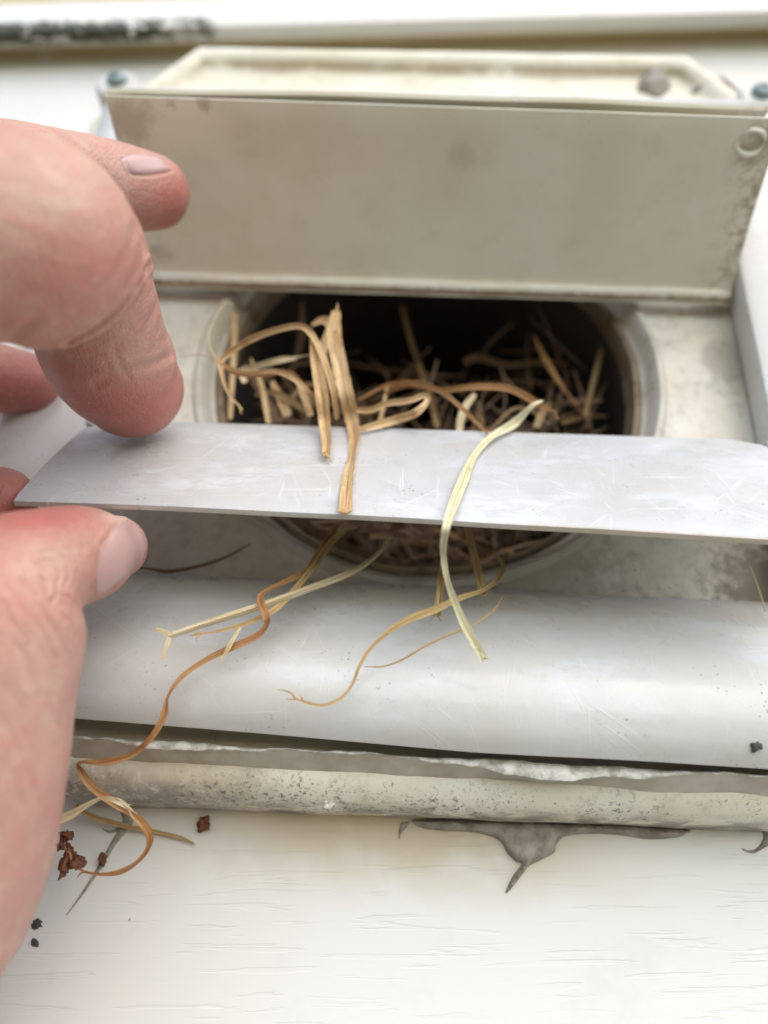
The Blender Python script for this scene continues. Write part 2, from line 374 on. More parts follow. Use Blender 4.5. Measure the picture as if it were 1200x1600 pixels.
# louvers: hinge line, free edge, half width, corner radius
def louver(hl, hr, fl, fr, rad, mat, label, bow, lip):
    hl, hr, fl, fr = map(np.array, (hl, hr, fl, fr)); nu, nv = 72, 18
    L = np.linalg.norm((fl+fr-hl-hr)/2); Wd = np.linalg.norm(hr-hl)
    nrm = np.cross(hr-hl, fl-hl); nrm /= np.linalg.norm(nrm)            # towards the upper / outer face
    if nrm[2] < 0: nrm = -nrm
    V, F = [], []
    for side in (1, -1):
        for j in range(nv+1):
            v = j/nv
            for i in range(nu+1):
                u = i/nu
                dist = v*L; ins = 0.0
                if dist < rad: ins = rad - math.sqrt(max(0, rad**2-(rad-dist)**2))
                s = ins/Wd; uu = s + u*(1-2*s)
                p = (hl*(1-uu)+hr*uu)*(1-v) + (fl*(1-uu)+fr*uu)*v
                th = .75
                if v > .96: th = .45
                if v < .07: th = .75 + lip*math.sin(math.pi*min(1, v/.07+.25))*.8
                off = bow*math.sin(math.pi*v) + .35*n3(p, .035, 3)*v + .5*math.sin(3.1*uu*1.3)*v
                V.append(p + nrm*(off + side*th))
    n1 = (nu+1)*(nv+1); w_ = nu+1
    for j in range(nv):
        for i in range(nu):
            a = j*w_+i; F.append((a, a+1, a+w_+1, a+w_)); F.append((n1+a, n1+a+w_, n1+a+w_+1, n1+a+1))
    for i in range(nu):
        F.append((i, n1+i, n1+i+1, i+1)); a = nv*w_+i; F.append((a, a+1, n1+a+1, n1+a))
    for j in range(nv):
        a = j*w_; F.append((a, a+w_, n1+a+w_, n1+a)); a += nu; F.append((a, n1+a, n1+a+w_, a+w_))
    ob = link('louver', V, F, mat, vent, sharp=45); ob['label'] = label
    for e, s in ((hl, -1), (hr, 1)):                                    # hinge pins
        Vp, Fp = [], []
        for i in range(2):
            for k in range(12):
                a = 2*math.pi*k/12; Vp.append((e[0]+s*(i*2.2-.4), e[1]+.9*math.cos(a)+.2, e[2]+.9*math.sin(a)))
        for k in range(12): Fp.append((k, (k+1) % 12, 12+(k+1) % 12, 12+k))
        Fp.append(tuple(range(12))); Fp.append(tuple(range(12, 24)))
        link('hinge_pin', Vp, Fp, mat, ob)
    return ob
F3 = dict(hl=(-70.5, -10, -24.4), hr=(70.2, -10, -23.2), fl=(-68.4, -33, -54.6), fr=(70.8, -32.5, -55.6))
F2 = dict(hl=(-69.5, -3.4, 20.8), hr=(71.0, -3.4, 20.8), fl=(-71.2, -40, 38.8), fr=(69.6, -40, 36.2))
lv2 = louver(rad=.6, mat=MAT['louver_in'], label='louver pushed up past level, yellowed inner face showing', bow=1.0, lip=2.4, **F2)
lv3 = louver(rad=8, mat=MAT['louver_out'], label='scratched louver held by the fingers, outer face showing', bow=.6, lip=.3, **F3)
lv1 = louver((-69.5, -3.4, 64), (71, -3.4, 64), (-72.0, -39.2, 41.4), (69.6, -37.6, 43.4), .6, MAT['louver_in'], 'top louver resting on the raised one, only its edge showing', .4, .5)
MAT['bead_white'] = plastic('cream_bead_plastic', (.70, .67, .57), (.66, .61, .48), dirt=(.20, .11, .05), amount=.3, speck=.7, rough=.35, zdirt=(19.2, 19.9, .75, (.22, .13, .06), 1.2))
V, F = [], []
for i in range(41):
    x = -69.2+140*i/40
    for k in range(14): a = 2*math.pi*k/14; V.append((x, -4.6+2.1*math.cos(a)+.15*n3((x, 0, 0), .08), 20.9+1.75*math.sin(a)+.15*n3((x, 3, 0), .1)))
for i in range(40):
    for k in range(14): F.append((i*14+k, i*14+(k+1) % 14, i*14+14+(k+1) % 14, i*14+14+k))
F += [tuple(range(14)), tuple(range(560, 574))]
link('hinge_bead', V, F, MAT['bead_white'], lv2)
# broken hinge post on the raised louver's inner face
f2n = np.cross(np.array(F2['hr'])-np.array(F2['hl']), np.array(F2['fl'])-np.array(F2['hl'])); f2n /= np.linalg.norm(f2n)
if f2n[2] < 0: f2n = -f2n
q = onplane(1168, 219, F2['hl'], f2n, -1.0); e1 = np.array([1., 0, 0]); e2 = np.cross(f2n, e1)
V, F = [], []; prof = [(3.0, .8), (2.9, -1.8), (2.3, -2.3), (1.8, -1.7), (1.6, .2), (.01, .3)]; n = len(prof)
for i in range(28):
    a = 2*math.pi*i/28
    for (r, h) in prof: V.append(q + f2n*(h + (.5*math.sin(2*a+1) if h < -1 else 0)) + (e1*math.cos(a)*1.25+e2*math.sin(a))*r)
for i in range(28):
    k = (i+1) % 28
    for j in range(n-1): F.append((i*n+j, i*n+j+1, k*n+j+1, k*n+j))
link('broken_post', V, F, MAT['bead_white'], lv2, sharp=50)

f3n = np.cross(np.array(F3['hr'])-np.array(F3['hl']), np.array(F3['fl'])-np.array(F3['hl'])); f3n /= np.linalg.norm(f3n)
if f3n[1] > 0: f3n = -f3n                     # outer face looks at the camera

# ------------------------------------------------------------------ old sealant
m = M('grey_sealant'); cn = m.noise(.3, 6, .65)
MAT['caulk'] = m.done(m.mix(m.ss(cn, .35, .65), (.34, .30, .25), (.20, .175, .15)), .55, m.bump(m.noise(.7, 4), .6, .5))
m = M('torn_pale_sealant'); MAT['caulk_pale'] = m.done(m.mix(m.ss(m.noise(.3, 6, .65), .4, .65), (.62, .60, .54), (.30, .27, .22)), .45, m.bump(m.noise(1.2, 4), .5, .3))
m = M('mossy_sealant'); MAT['strand'] = m.done(m.mix(m.ss(m.noise(.3, 4), .35, .65), (.30, .29, .21), (.15, .155, .11)), .7, m.bump(m.noise(.9, 4), .6, .4))
def slab(name, pix, Y, th, mat, parent=None, grid=.55, dome=.6):
    """a smear: outline given in the plane y = Y, filled, thick in the middle and thin at the rim"""
    pts = catmull([at(x, y, Y) for x, y in pix]+[at(*pix[0], Y)], 4)[:-1]
    bnd = np.array([(p[0], p[2]) for p in pts]); nb_ = len(bnd); dense = np.vstack([bnd+(np.roll(bnd, -1, 0)-bnd)*t for t in (0, .33, .66)])
    lo, hi = bnd.min(0), bnd.max(0); inner = []
    for gx in np.arange(lo[0], hi[0], grid):
        for gz in np.arange(lo[1], hi[1], grid):
            q = np.array([gx, gz]) + [rnd.uniform(-.2, .2)*grid, rnd.uniform(-.2, .2)*grid]; a = bnd; b = np.roll(bnd, -1, 0)
            cr = ((a[:, 1] > q[1]) != (b[:, 1] > q[1])) & (q[0] < (b[:, 0]-a[:, 0])*(q[1]-a[:, 1])/(b[:, 1]-a[:, 1]+1e-12)+a[:, 0])
            if cr.sum() % 2 and np.min(np.hypot(*(dense-q).T)) > grid*.3: inner.append(q)
    P2, _, F, *_ = mgeo.delaunay_2d_cdt([Vector(p) for p in bnd] + [Vector(q) for q in inner], [], [list(range(nb_))], 1, 1e-5)
    V = []
    for p in P2:
        d = np.min(np.hypot(dense[:, 0]-p.x, dense[:, 1]-p.y))
        V.append((p.x, Y-(th*(1-math.exp(-d/dome)) + .10 + .35*th*n3((p.x, 0, p.y), .45)*min(1, d)), p.y))
    F = [tuple(f) for f in F]; n = len(V); back = [(x, Y+.5, z) for x, y, z in V]; cnt = {}
    for f in F:
        for a, b in zip(f, f[1:]+f[:1]): cnt[frozenset((a, b))] = cnt.get(frozenset((a, b)), 0)+1
    be = [tuple(k) for k, c_ in cnt.items() if c_ == 1]
    F += [tuple(n+i for i in reversed(f)) for f in F] + [(a, b, n+b, n+a) for a, b in be]; V += back
    return link(name, V, F, mat, parent, sharp=60)
sm = slab('sealant_smear', [(640, 1280), (690, 1280), (760, 1283), (860, 1286), (960, 1288), (1070, 1296), (1072, 1302), (1055, 1309), (1010, 1311), (960, 1304), (915, 1303), (880, 1308), (868, 1322),
     (866, 1332), (842, 1345), (828, 1352), (816, 1366), (804, 1382), (791, 1396), (792, 1388), (803, 1366), (815, 1350), (806, 1346), (792, 1332), (783, 1316), (765, 1306), (735, 1300), (690, 1298), (655, 1292)], 7.9, 2.2, MAT['caulk'], dome=.45)
tag(sm, 'grey torn sealant smear with a pointed tail hanging below the block', 'sealant')
hk = slab('sealant_hook', [(1180, 1290), (1215, 1290), (1212, 1312), (1192, 1326), (1178, 1333), (1166, 1331), (1159, 1325), (1168, 1328), (1180, 1327), (1189, 1318), (1193, 1304)], 7.9, .9, MAT['caulk'])
tag(hk, 'small hooked curl of grey sealant at the right end of the block', 'sealant')
st = slab('sealant_strand', [(186, 1264), (208, 1266), (210, 1280), (202, 1294), (194, 1304), (181, 1319), (168, 1341), (152, 1366), (134, 1392), (104, 1430), (126, 1398), (148, 1362), (163, 1336), (176, 1312), (183, 1300), (170, 1302), (160, 1294), (172, 1298), (186, 1292), (192, 1280)], 7.9, .5, MAT['strand'], dome=.35)
tag(st, 'thin grey-green strand of sealant trailing down the siding beside the straw', 'sealant')
tk = slab('sealant_tick', [(626, 1286), (640, 1284), (634, 1294), (627, 1302), (624, 1312), (623, 1300)], 7.9, .5, MAT['caulk'], dome=.3)
tag(tk, 'tiny dark tick of sealant under the middle of the block', 'sealant')
for (cx, cy, rx, ry, lab) in ((1022, 128, 24, 24, 'dusty grey lump of sealant above the vent, the left one'), (1116, 138, 34, 15, 'flattened grey lump of sealant near the right screw')):
    o = slab('sealant_lump', [(cx+rx*math.cos(a)*(1+.25*math.sin(3*a)), cy+ry*math.sin(a)*(1+.2*math.cos(5*a))) for a in np.linspace(0, 2*math.pi, 13)[:-1]], -4.9, 2.6, MAT['caulk'], grid=.9, dome=1.5)
    tag(o, lab, 'sealant')
# bead of old sealant between the frame and the block: smooth fillet with a torn lip along its top
m = M('beige_sealant'); MAT['bead'] = m.done(m.mix(m.ss(m.noise(.12, 4), .35, .7), (.50, .465, .38), (.36, .32, .25)), .4, m.bump(m.noise(.5, 3), .3, .25))
def rag(x): return 1.1*n3((x, 0, 0), .10, 1) + .5*n3((x, 0, 0), .4, 2) + .35*n3((x, 0, 0), 1.3, 3)
def tongue(x): return 2.2*math.exp(-((x-20)/11.)**2) + .9*math.exp(-((x-36)/7.)**2) + .8*math.exp(-((x+40)/8.)**2)
V, F = [], []; nx, nv = 300, 6
for i in range(nx+1):
    x = -84+168*i/nx
    for j in range(nv+1):
        v = j/nv; y = -6.4 - 6.2*v**1.7 + .25*n3((x, v*5, 0), .2); z = -93.6 + (4.9 + .35*rag(x))*v
        V += [(x, y, z), (x, y+1.0-.5*v, z-.1)]
w2 = 2*(nv+1)
def shell(V, F, nx, nv):
    for i in range(nx):
        for j in range(nv):
            a = i*w2+2*j; b = a+w2; F += [(a, a+2, b+2, b), (a+1, b+1, b+3, a+3)]
        a = i*w2; b = a+w2; F.append((a, b, b+1, a+1)); a += 2*nv; b += 2*nv; F.append((a, a+1, b+1, b))
    for o in (0, nx*w2): F.append(tuple([o+2*j for j in range(nv+1)]+[o+2*j+1 for j in range(nv, -1, -1)]))
shell(V, F, nx, nv)
bd = link('sealant_bead', V, F, MAT['bead'], sharp=60)
tag(bd, 'smooth beige sealant bead with a torn upper lip under the vent frame', 'sealant')
V, F = [], []; nv = 4; w2 = 2*(nv+1)
for i in range(nx+1):
    x = -84+168*i/nx; ln = .55 + .35*max(-1, rag(x*1.7+9)) + tongue(x)
    for j in range(nv+1):
        v = j/nv; y = -12.2 - .9*math.sin(v*2.2) - .25*rag(x*2+3); z = -88.5 + .35*rag(x) - v*max(.25, ln)
        V += [(x, y, z), (x, y+.4, z+.05)]
shell(V, F, nx, nv); link('torn_lip', V, F, MAT['caulk_pale'], bd, sharp=60)

# ------------------------------------------------------------------ straw
MAT['tan'] = straw_mat('tan_straw', (.63, .42, .20), (.76, .58, .33), (.42, .22, .085))
MAT['brown'] = straw_mat('brown_straw', (.44, .21, .08), (.56, .34, .14), (.24, .085, .03))
MAT['pale'] = straw_mat('pale_straw', (.68, .56, .33), (.76, .68, .48), (.52, .37, .17))
MAT['green'] = straw_mat('pale_green_straw', (.70, .66, .42), (.76, .73, .52), (.60, .50, .25))
MAT['gold'] = straw_mat('golden_straw', (.52, .36, .15), (.60, .45, .21), (.38, .21, .08))
MAT['dim'] = straw_mat('shaded_straw', (.20, .125, .07), (.28, .185, .10), (.12, .055, .035))  # darkened straw: the shade of the opening is put into its colour
MAT['dull'] = straw_mat('shaded_golden_straw', (.32, .21, .09), (.38, .27, .12), (.20, .10, .045))  # darker copy of the golden straw, shade of the duct painted in
def ribbon_geo(P, W, twist=None, fold=.25, th=.22, n=7, face=None, ragged=0):
    """a dry grass blade: closed crescent section swept along P (mm), W widths at the given points, twist in degrees"""
    P = np.asarray(P, float); k = len(P); Q = catmull(P, n); N = len(Q)
    t = np.linspace(0, k-1, N); Wi = np.interp(t, np.linspace(0, k-1, len(W)), W)
    tw = np.radians(np.interp(t, np.linspace(0, k-1, len(twist)), twist)) if twist is not None else np.zeros(N)
    V, UV = [], []; T = np.gradient(Q, axis=0); T /= np.linalg.norm(T, axis=1)[:, None] + 1e-12
    ln = np.r_[0, np.cumsum(np.linalg.norm(np.diff(Q, axis=0), axis=1))]
    for i in range(N):
        vdir = (CAM-Q[i]) if face is None else face
        nn = vdir - T[i]*(vdir@T[i]); nn /= np.linalg.norm(nn) + 1e-9
        b = np.cross(T[i], nn); c_, s_ = math.cos(tw[i]), math.sin(tw[i]); nn, b = c_*nn+s_*b, c_*b-s_*nn
        w = Wi[i]/2*(1+.10*n3(Q[i], .7, 8)); us = (-1, -.55, 0, .55, 1)
        for s in us: V.append(Q[i]+b*w*s+nn*(fold*w*(abs(s)-.5)*2*.5 + th*.5*(1-.7*abs(s)))); UV.append((s*.5+.5, ln[i]*.12))
        for s in us[::-1]: V.append(Q[i]+b*w*s+nn*(fold*w*(abs(s)-.5)*2*.5 - th*.5*(1-.7*abs(s)))); UV.append((s*.5+.5, ln[i]*.12))
    if ragged:                                             # splintered start
        for j in range(10): V[j] = V[j] - T[0]*ragged*(.5+.5*math.sin(j*2.3))*(-1)
    F = []
    for i in range(N-1):
        for j in range(10): F.append((i*10+j, i*10+(j+1) % 10, (i+1)*10+(j+1) % 10, (i+1)*10+j))
    F += [tuple(range(10)), tuple((N-1)*10+j for j in range(10))]
    return V, F, UV
def blade(name, mat, label, pts, W, twist=None, fold=.3, th=.25, parent=None, group='loose straw hanging out of the vent', ragged=0, n=7):
    P = []
    for p in pts:
        if len(p) == 2: P.append(onplane(p[0], p[1], F3['hl'], f3n, 1.9))       # lies on the held louver
        elif isinstance(p[2], str): P.append(onplane(p[0], p[1], F3['hl'], f3n, float(p[2])))
        else: P.append(at(*p))
    W = [w*.86 for w in W]
    V, F, UV = ribbon_geo(P, W, twist, fold, th, ragged=ragged, n=n)
    o = link(name, V, F, MAT[mat], parent, uvs=UV, sharp=50)
    if parent is None:
        tag(o, label, 'straw', group)
        if max(W) > 1.15 and group.startswith('loose'):
            T_ = P[-1]-P[-2]; T_ = T_/np.linalg.norm(T_)
            for k in range(3):                           # fibres coming away at the broken end
                d = T_ + np.array([rnd.gauss(0, .35), -abs(rnd.gauss(0, .2)), rnd.gauss(0, .35)]); L = rnd.uniform(1.2, 3.2); b0 = P[-1]-T_*rnd.uniform(.5, 2.5)
                q1 = b0+d*L*.5; q2 = q1+(d+np.array([rnd.gauss(0, .4), 0, rnd.gauss(0, .4)]))*L*.5
                v_, f_, u_ = ribbon_geo([b0, q1, q2], [.3, .28, .08], None, 0, .15, n=4); link('fibre', v_, f_, MAT[mat], o, uvs=u_)
    return o
# -- on and above the held louver
a = blade('straw', 'tan', 'thick split straw standing upright over the held louver, splintered top', [(525, 487, -15), (523, 525, -15.5), (531, 570, -16), (541, 615, -16), (549, 650, '3.0'), (555, 682, '2.2'), (551, 715, '1.9'), (543, 755, '1.8'), (540, 801, '1.7')],
      [2.2, 3.5, 3.7, 3.6, 3.4, 3.0, 2.2, 2.5, 2.6], [0, 5, 8, 5, 10, 35, 50, 25, 10], .5, .5)
for (x0, y0, x1, y1, wd) in ((518, 512, 514, 494, 1.0), (524, 500, 528, 474, 1.1), (531, 515, 530, 492, .8)):
    blade('splinter', 'tan', None, [(x0, y0+18, -15.6), (x0, y0, -15.6), (x1, y1, -15.4)], [wd, wd*.9, .2], parent=a)
b = blade('straw', 'tan', 'short folded straw ending in a dark tip above the louver face', [(488, 530, -18), (494, 560, -18), (502, 610, -18.5), (508, 660, '3.6'), (511, 690, '3.0'), (510, 713, '2.6')], [1.2, 2.5, 3.1, 2.8, 2.4, 1.6], [20, 10, 0, 10, 20, 10], .9, .35)
blade('straw', 'tan', 'looping straw bent over like a hook left of the upright one', [(527, 655, '2.6'), (520, 610, -17), (505, 560, -18.5), (488, 525, -19), (469, 509, -20), (430, 515, -20), (392, 529, -19), (362, 548, -18), (346, 565, -17.5), (349, 592, -17), (360, 618, -16), (379, 640, -15)],
      [1.0, 1.6, 1.8, 1.6, 1.4, 1.7, 1.9, 1.7, 1.2, 1.0, .8, .3], [0, 20, 30, 20, -20, -30, -35, -30, -10, 20, 20, 0], .7, .2)
blade('straw', 'tan', 'slender straw slanting right from the tip of the looping hook', [(332, 556, -17.2), (348, 570, -17.5), (385, 582, -17), (430, 580, -17), (462, 594, -17), (482, 615, -16.5), (500, 645, '2.0')], [.3, .9, 1.2, 1.3, 1.2, 1.1, .8], [0, 10, 40, 20, 0, 10, 0], .5)
blade('straw', 'brown', 'thin brown straw slanting beside the slender one left of the upright straw', [(345, 573, -16.5), (372, 585, -16.2), (412, 586, -16), (448, 580, -16), (470, 596, -16.3), (492, 622, -16), (506, 652, '1.8')], [.3, .8, 1.1, 1.0, .9, .8, .4], [20, 0, 10, 30, 10, 0, 0], .4)
blade('straw_whisker', 'pale', 'hair-thin pale whisker curling up at the far left of the opening', [(344, 568, -17), (333, 553, -17.5), (326, 530, -18), (332, 503, -18.5), (346, 480, -19), (358, 474, -19.5), (365, 478, -19.5)], [.45, .35, .3, .3, .3, .25, .15], fold=0, th=.2)
blade('straw_whisker', 'pale', 'hair-thin whisker reaching left toward the fingertip', [(345, 566, -17), (325, 557, -17), (305, 554, -16.5), (288, 558, -16)], [.4, .3, .25, .15], fold=0, th=.18)
blade('straw', 'pale', 'broad pale chip of straw lying behind the looping hook', [(383, 598, -9), (378, 580, -9), (400, 572, -8.5), (440, 562, -8), (462, 560, -7)], [1.5, 1.8, 1.6, 1.6, .8], [0, 20, 30, 0, 0], .4)
blade('straw', 'tan', 'flat hairpin straw folded back on itself right of the upright one', [(556, 641, -13), (580, 640, -13), (605, 630, -13.5), (640, 626, -14), (662, 618, -14.5), (668, 626, -15), (650, 645, -15.5), (620, 655, '2.8'), (590, 664, '2.2'), (562, 671, '2.0')],
      [1.2, 1.6, 1.5, 1.4, 1.5, 1.3, 2.0, 2.2, 2.0, 1.4], [0, 20, 10, -10, 0, 30, 10, 0, 10, 0], .6, .2)
blade('straw', 'brown', 'arched brown straw crossing right toward the pale green blade', [(600, 615, -4), (640, 601, -7), (690, 609, -9), (740, 604, -11), (790, 606, -12), (820, 618, -13), (845, 633, -13), (868, 645, -12.5)], [.5, 1.6, 1.4, 1.6, 1.9, 1.8, 1.2, .2], [0, 30, 20, 0, 0, 10, 0, 0], .4)
blade('straw', 'brown', 'thin dark brown straw diving onto the louver edge in the middle', [(560, 625, -6), (605, 602, -8), (650, 598, -10), (690, 612, -12), (722, 638, -13), (744, 660, '2.4'), (762, 678, '1.5')], [.5, 1.2, 1.5, 1.3, 1.1, 1.0, .4], [0, 0, 20, 20, 0, 0, 0], .4)
blade('straw', 'green', 'long pale green blade draped over the louver and hanging below it', [(848, 626, -13.5), (832, 634, -14.5), (803, 662, '2.6'), (768, 683, '2.2'), (741, 712, '1.8'), (724, 750, '1.8'), (708, 790, '1.8'), (697, 826, '2.2'), (693, 862, -34), (699, 905, -32.5), (714, 948, -30), (733, 990, -28), (757, 1031, -26)],
      [.6, 1.2, 2.3, 1.7, 1.6, 2.2, 2.0, 1.5, 1.3, 1.1, 1.4, 1.7, 1.6], [40, 30, 0, 30, 10, 0, 0, 10, 30, 20, 0, -10, -10], .45, .2)
# -- between and below
fk = blade('straw', 'pale', 'pale forked stalk lying left across the bottom frame', [(612, 838, -2), (585, 870, -8), (545, 896, -14), (490, 917, -19), (430, 939, -22), (360, 962, -24), (310, 978, -25), (264, 994, -26)], [.7, 1.1, 1.4, 1.5, 1.5, 1.4, 1.3, 1.0], None, -.5, .7)
blade('fork_tip', 'pale', None, [(268, 993, -26), (258, 988, -26.2), (244, 983, -26.5)], [.8, .9, .7], None, .2, .3, parent=fk)
blade('fork_tip', 'pale', None, [(265, 993, -26), (261, 1008, -26.2), (252, 1031, -26)], [.7, .8, .5], None, .2, .3, parent=fk)
gs = blade('straw', 'gold', 'golden straw running under the forked stalk, ending in a thin point', [(548, 822, -3), (520, 845, -8), (490, 885, -14), (462, 920, -19.5), (430, 952, -22), (390, 972, -23), (345, 985, -24), (305, 992, -24.5)], [1.0, 1.5, 1.5, 1.3, 1.3, .9, .6, .2], [0, 10, 0, 30, 20, 0, 0, 0], .5)
blade('side_sprig', 'pale', None, [(376, 980, -23.5), (366, 996, -24), (357, 1012, -24), (346, 1033, -23.5)], [.5, .7, .9, .4], None, .3, parent=gs)
blade('straw', 'brown', 'long reddish brown ribbon winding down past the block to the siding', [(530, 818, -2), (508, 848, -9), (480, 890, -15), (440, 912, -19.5), (414, 925, -22.5), (407, 938, -24), (414, 958, -25), (417, 976, -24.5), (400, 995, -23.5), (362, 1012, -23), (320, 1032, -22.5), (284, 1058, -22.5), (263, 1088, -23), (257, 1115, -23), (240, 1148, -22), (205, 1180, -20),
      (165, 1191, -18.5), (126, 1192, -17), (128, 1206, -16), (145, 1230, -15), (178, 1253, -14), (208, 1272, -12), (231, 1298, -10), (233, 1322, -9), (216, 1346, -8), (190, 1362, -7), (160, 1366, -6), (128, 1362, -5)],
      [.9, 1.3, 1.3, 1.3, 1.4, 1.3, 1.5, 1.2, 1.5, 1.3, 1.0, 1.0, .8, 1.3, 1.1, 1.1, 1.4, 1.1, 1.3, 1.5, 1.6, 1.3, 1.6, 1.2, .9, 1.1, .6, .3], [0, 10, 0, 40, 60, 20, -10, 40, 30, 10, 0, 20, 60, 20, 0, 20, 10, 70, 20, 0, 20, 10, 0, 40, 40, 20, 0, 0], .5, .2)
blade('straw', 'pale', 'pale flat straw emerging behind the thumb near the siding', [(60, 1292, -14), (84, 1284, -14), (112, 1272, -14), (138, 1256, -14.5), (160, 1247, -14.5), (185, 1252, -14), (205, 1266, -13)], [1.4, 1.6, 1.5, 1.0, .6, 1.2, .6], [0, 0, 10, 30, 40, 10, 0], .4)
blade('straw', 'gold', 'dull straight stem pressed against the siding below the block', [(118, 1258, 3), (140, 1274, 4), (170, 1284, 5), (210, 1294, 6), (250, 1301, 6.5), (285, 1310, 6.8), (304, 1319, 7)], [.9, 1.2, 1.1, 1.0, .8, .7, .3], None, -.4, .6)
blade('straw', 'gold', 'wavy golden straw drooping down the bottom frame in the middle', [(770, 862, -4), (786, 884, -9), (778, 904, -13), (756, 922, -17), (720, 934, -20), (680, 952, -21.5), (640, 968, -22.5), (610, 985, -22.5), (580, 1012, -22.5), (562, 1040, -22.5), (550, 1070, -22.5), (530, 1092, -22.5), (500, 1102, -22.5), (458, 1091, -23)],
      [.7, .9, 1.1, .9, 1.1, 1.5, 1.6, 1.1, .7, .6, .6, .6, .6, .3], [0, 0, 20, 30, 10, 0, 20, 30, 20, 0, 30, 0, 0, 0], .4, .2)
blade('straw_whisker', 'gold', 'hair-thin straw arching right of the drooping golden one', [(784, 932, -18), (776, 948, -19.5), (758, 964, -21), (728, 982, -22), (694, 995, -22), (660, 1012, -22), (630, 1030, -22), (600, 1041, -21.5), (570, 1042, -21)], [.3, .35, .35, .4, .45, .45, .4, .3, .15], None, 0, .22)
blade('straw', 'gold', 'short golden stub poking out under the louver right of the green blade', [(728, 815, 0), (735, 845, -6), (744, 880, -11), (751, 908, -14), (757, 930, -16)], [1.6, 1.7, 1.8, 1.8, 1.5], None, .5, .4)
blade('straw', 'gold', 'short upright golden stub left of the green blade', [(694, 870, -8), (690, 900, -14), (687, 935, -18), (684, 962, -19.5)], [1.2, 1.5, 1.5, 1.3], [0, 10, 20, 10], .8, .3)
blade('straw', 'dim', 'faint thin straw lying in the shade right of the thumb', [(205, 886, -4), (235, 889, -4), (262, 893, -4), (300, 887, -3.5), (345, 874, -3), (392, 850, -2)], [.3, .6, 1.0, .8, .7, .3], None, .3)
blade('straw', 'pale', 'hair-fine fibre in the lower right corner of the frame', [(1172, 885, -4), (1180, 905, -5), (1190, 935, -6.5), (1196, 955, -8)], [.25, .3, .35, .25], None, 0, .2)
# -- further back, told apart in the dark opening
IN = [('gold', 'thin yellow stem standing in the dark opening behind the arch', [(628, 478, 16), (640, 525, 14), (655, 570, 11), (672, 620, 7), (684, 668, 3)], [1.2, 1.5, 1.5, 1.6, 1.6]),
      ('gold', 'yellow stem end standing at the right of the opening', [(944, 512, 6), (938, 550, 5), (926, 600, 5), (914, 650, 4)], [1.7, 1.6, 1.4, 1.2]),
      ('dim', 'reddish stem leaning in the right half of the opening', [(884, 500, 22), (872, 560, 20), (858, 620, 16), (842, 670, 12)], [.9, 1.3, 1.4, 1.2]),
      ('pale', 'pale broken chip standing behind the louver edge in the middle', [(742, 616, 2), (728, 634, 1), (720, 655, 0), (718, 675, -1)], [1.2, 1.9, 1.9, 1.6]),
      ('gold', 'short broad yellow piece behind the tip of the green blade', [(858, 630, 3), (846, 648, 2), (838, 668, 1)], [1.0, 2.0, 1.9]),
      ('dim', 'forked grey stem rising at the right of the opening', [(896, 578, 10), (908, 612, 9), (918, 645, 8), (919, 670, 7)], [.5, .9, 1.1, 1.1]),
      ('dim', 'thin grey stem leaning left toward the forked one', [(955, 590, 10), (940, 612, 9), (926, 640, 8), (915, 668, 7)], [.5, .8, .9, .8]),
      ('brown', 'brown curled leaf lying crosswise deep in the opening', [(725, 566, 24), (748, 558, 24), (790, 570, 23), (840, 566, 22), (890, 568, 22)], [2.0, 2.6, 1.6, 1.8, .8]),
      ('dim', 'stub leaning in the lower left of the opening', [(372, 545, 6), (395, 590, 5), (420, 630, 4), (435, 660, 3)], [1.2, 2.2, 2.3, 2.0]),
      ('tan', 'broad stub behind the hooked straw, second from the left', [(425, 596, 1), (438, 622, 0), (450, 650, -1)], [1.2, 2.4, 2.2]),
      ('tan', 'curled strip behind the splintered top of the upright straw', [(487, 508, -9), (505, 500, -9), (518, 512, -9), (505, 545, -9), (500, 590, -8)], [.8, 2.0, 2.6, 2.4, 1.2]),
      ('tan', 'vertical straw standing against the left side of the collar', [(363, 470, 1), (366, 510, 2), (365, 560, 2), (362, 610, 1), (360, 655, 0)], [1.1, 1.6, 1.5, 1.3, 1.1]),
      ('dim', 'reddish thin stalk standing left of the leaning stem', [(825, 520, 18), (824, 560, 17), (830, 610, 15)], [.6, .9, .8]),
      ('tan', 'slanted stub low in the opening, third from the left', [(462, 588, -3), (474, 615, -4), (486, 650, -5)], [1.0, 1.9, 1.6]),
      ('brown', 'brown chip lying at the louver edge left of the short folded straw', [(398, 618, 0), (425, 612, -1), (458, 628, -2), (480, 645, -3)], [.6, 1.6, 1.8, .9]),
      ('tan', 'pale sliver leaning against the left collar near the hook', [(392, 560, 0), (408, 600, -1), (416, 640, -2), (420, 662, -3)], [.5, 1.3, 1.5, 1.2]),
      ('brown', 'low brown arc between the two stubs at left', [(440, 660, 1), (456, 622, 1), (482, 600, 1), (505, 612, 1)], [.8, 1.2, 1.1, .4]),
      ('tan', 'small upright splinter behind the hairpin straw', [(606, 598, 2), (600, 630, 1), (592, 665, 0)], [.4, 1.0, 1.0]),
      ('brown', 'thin red-brown stalk crossing low at the right', [(770, 668, 2), (800, 640, 2), (826, 640, 2), (858, 662, 2)], [.4, .8, .8, .4]),
      ('dim', 'short stem beside the yellow stem in the middle', [(683, 563, 4), (676, 590, 3), (668, 612, 2)], [.5, .7, .6])]
for mt, lab, pts, W in IN:
    pts = [(a, b, c if c < 2.5 else c+9) for a, b, c in pts]
    blade('straw', mt if mt in ('tan', 'pale') else 'dim' if mt == 'dim' else 'dull', lab, pts, W, None, .4, .3, group='straw standing in the duct opening', n=5)
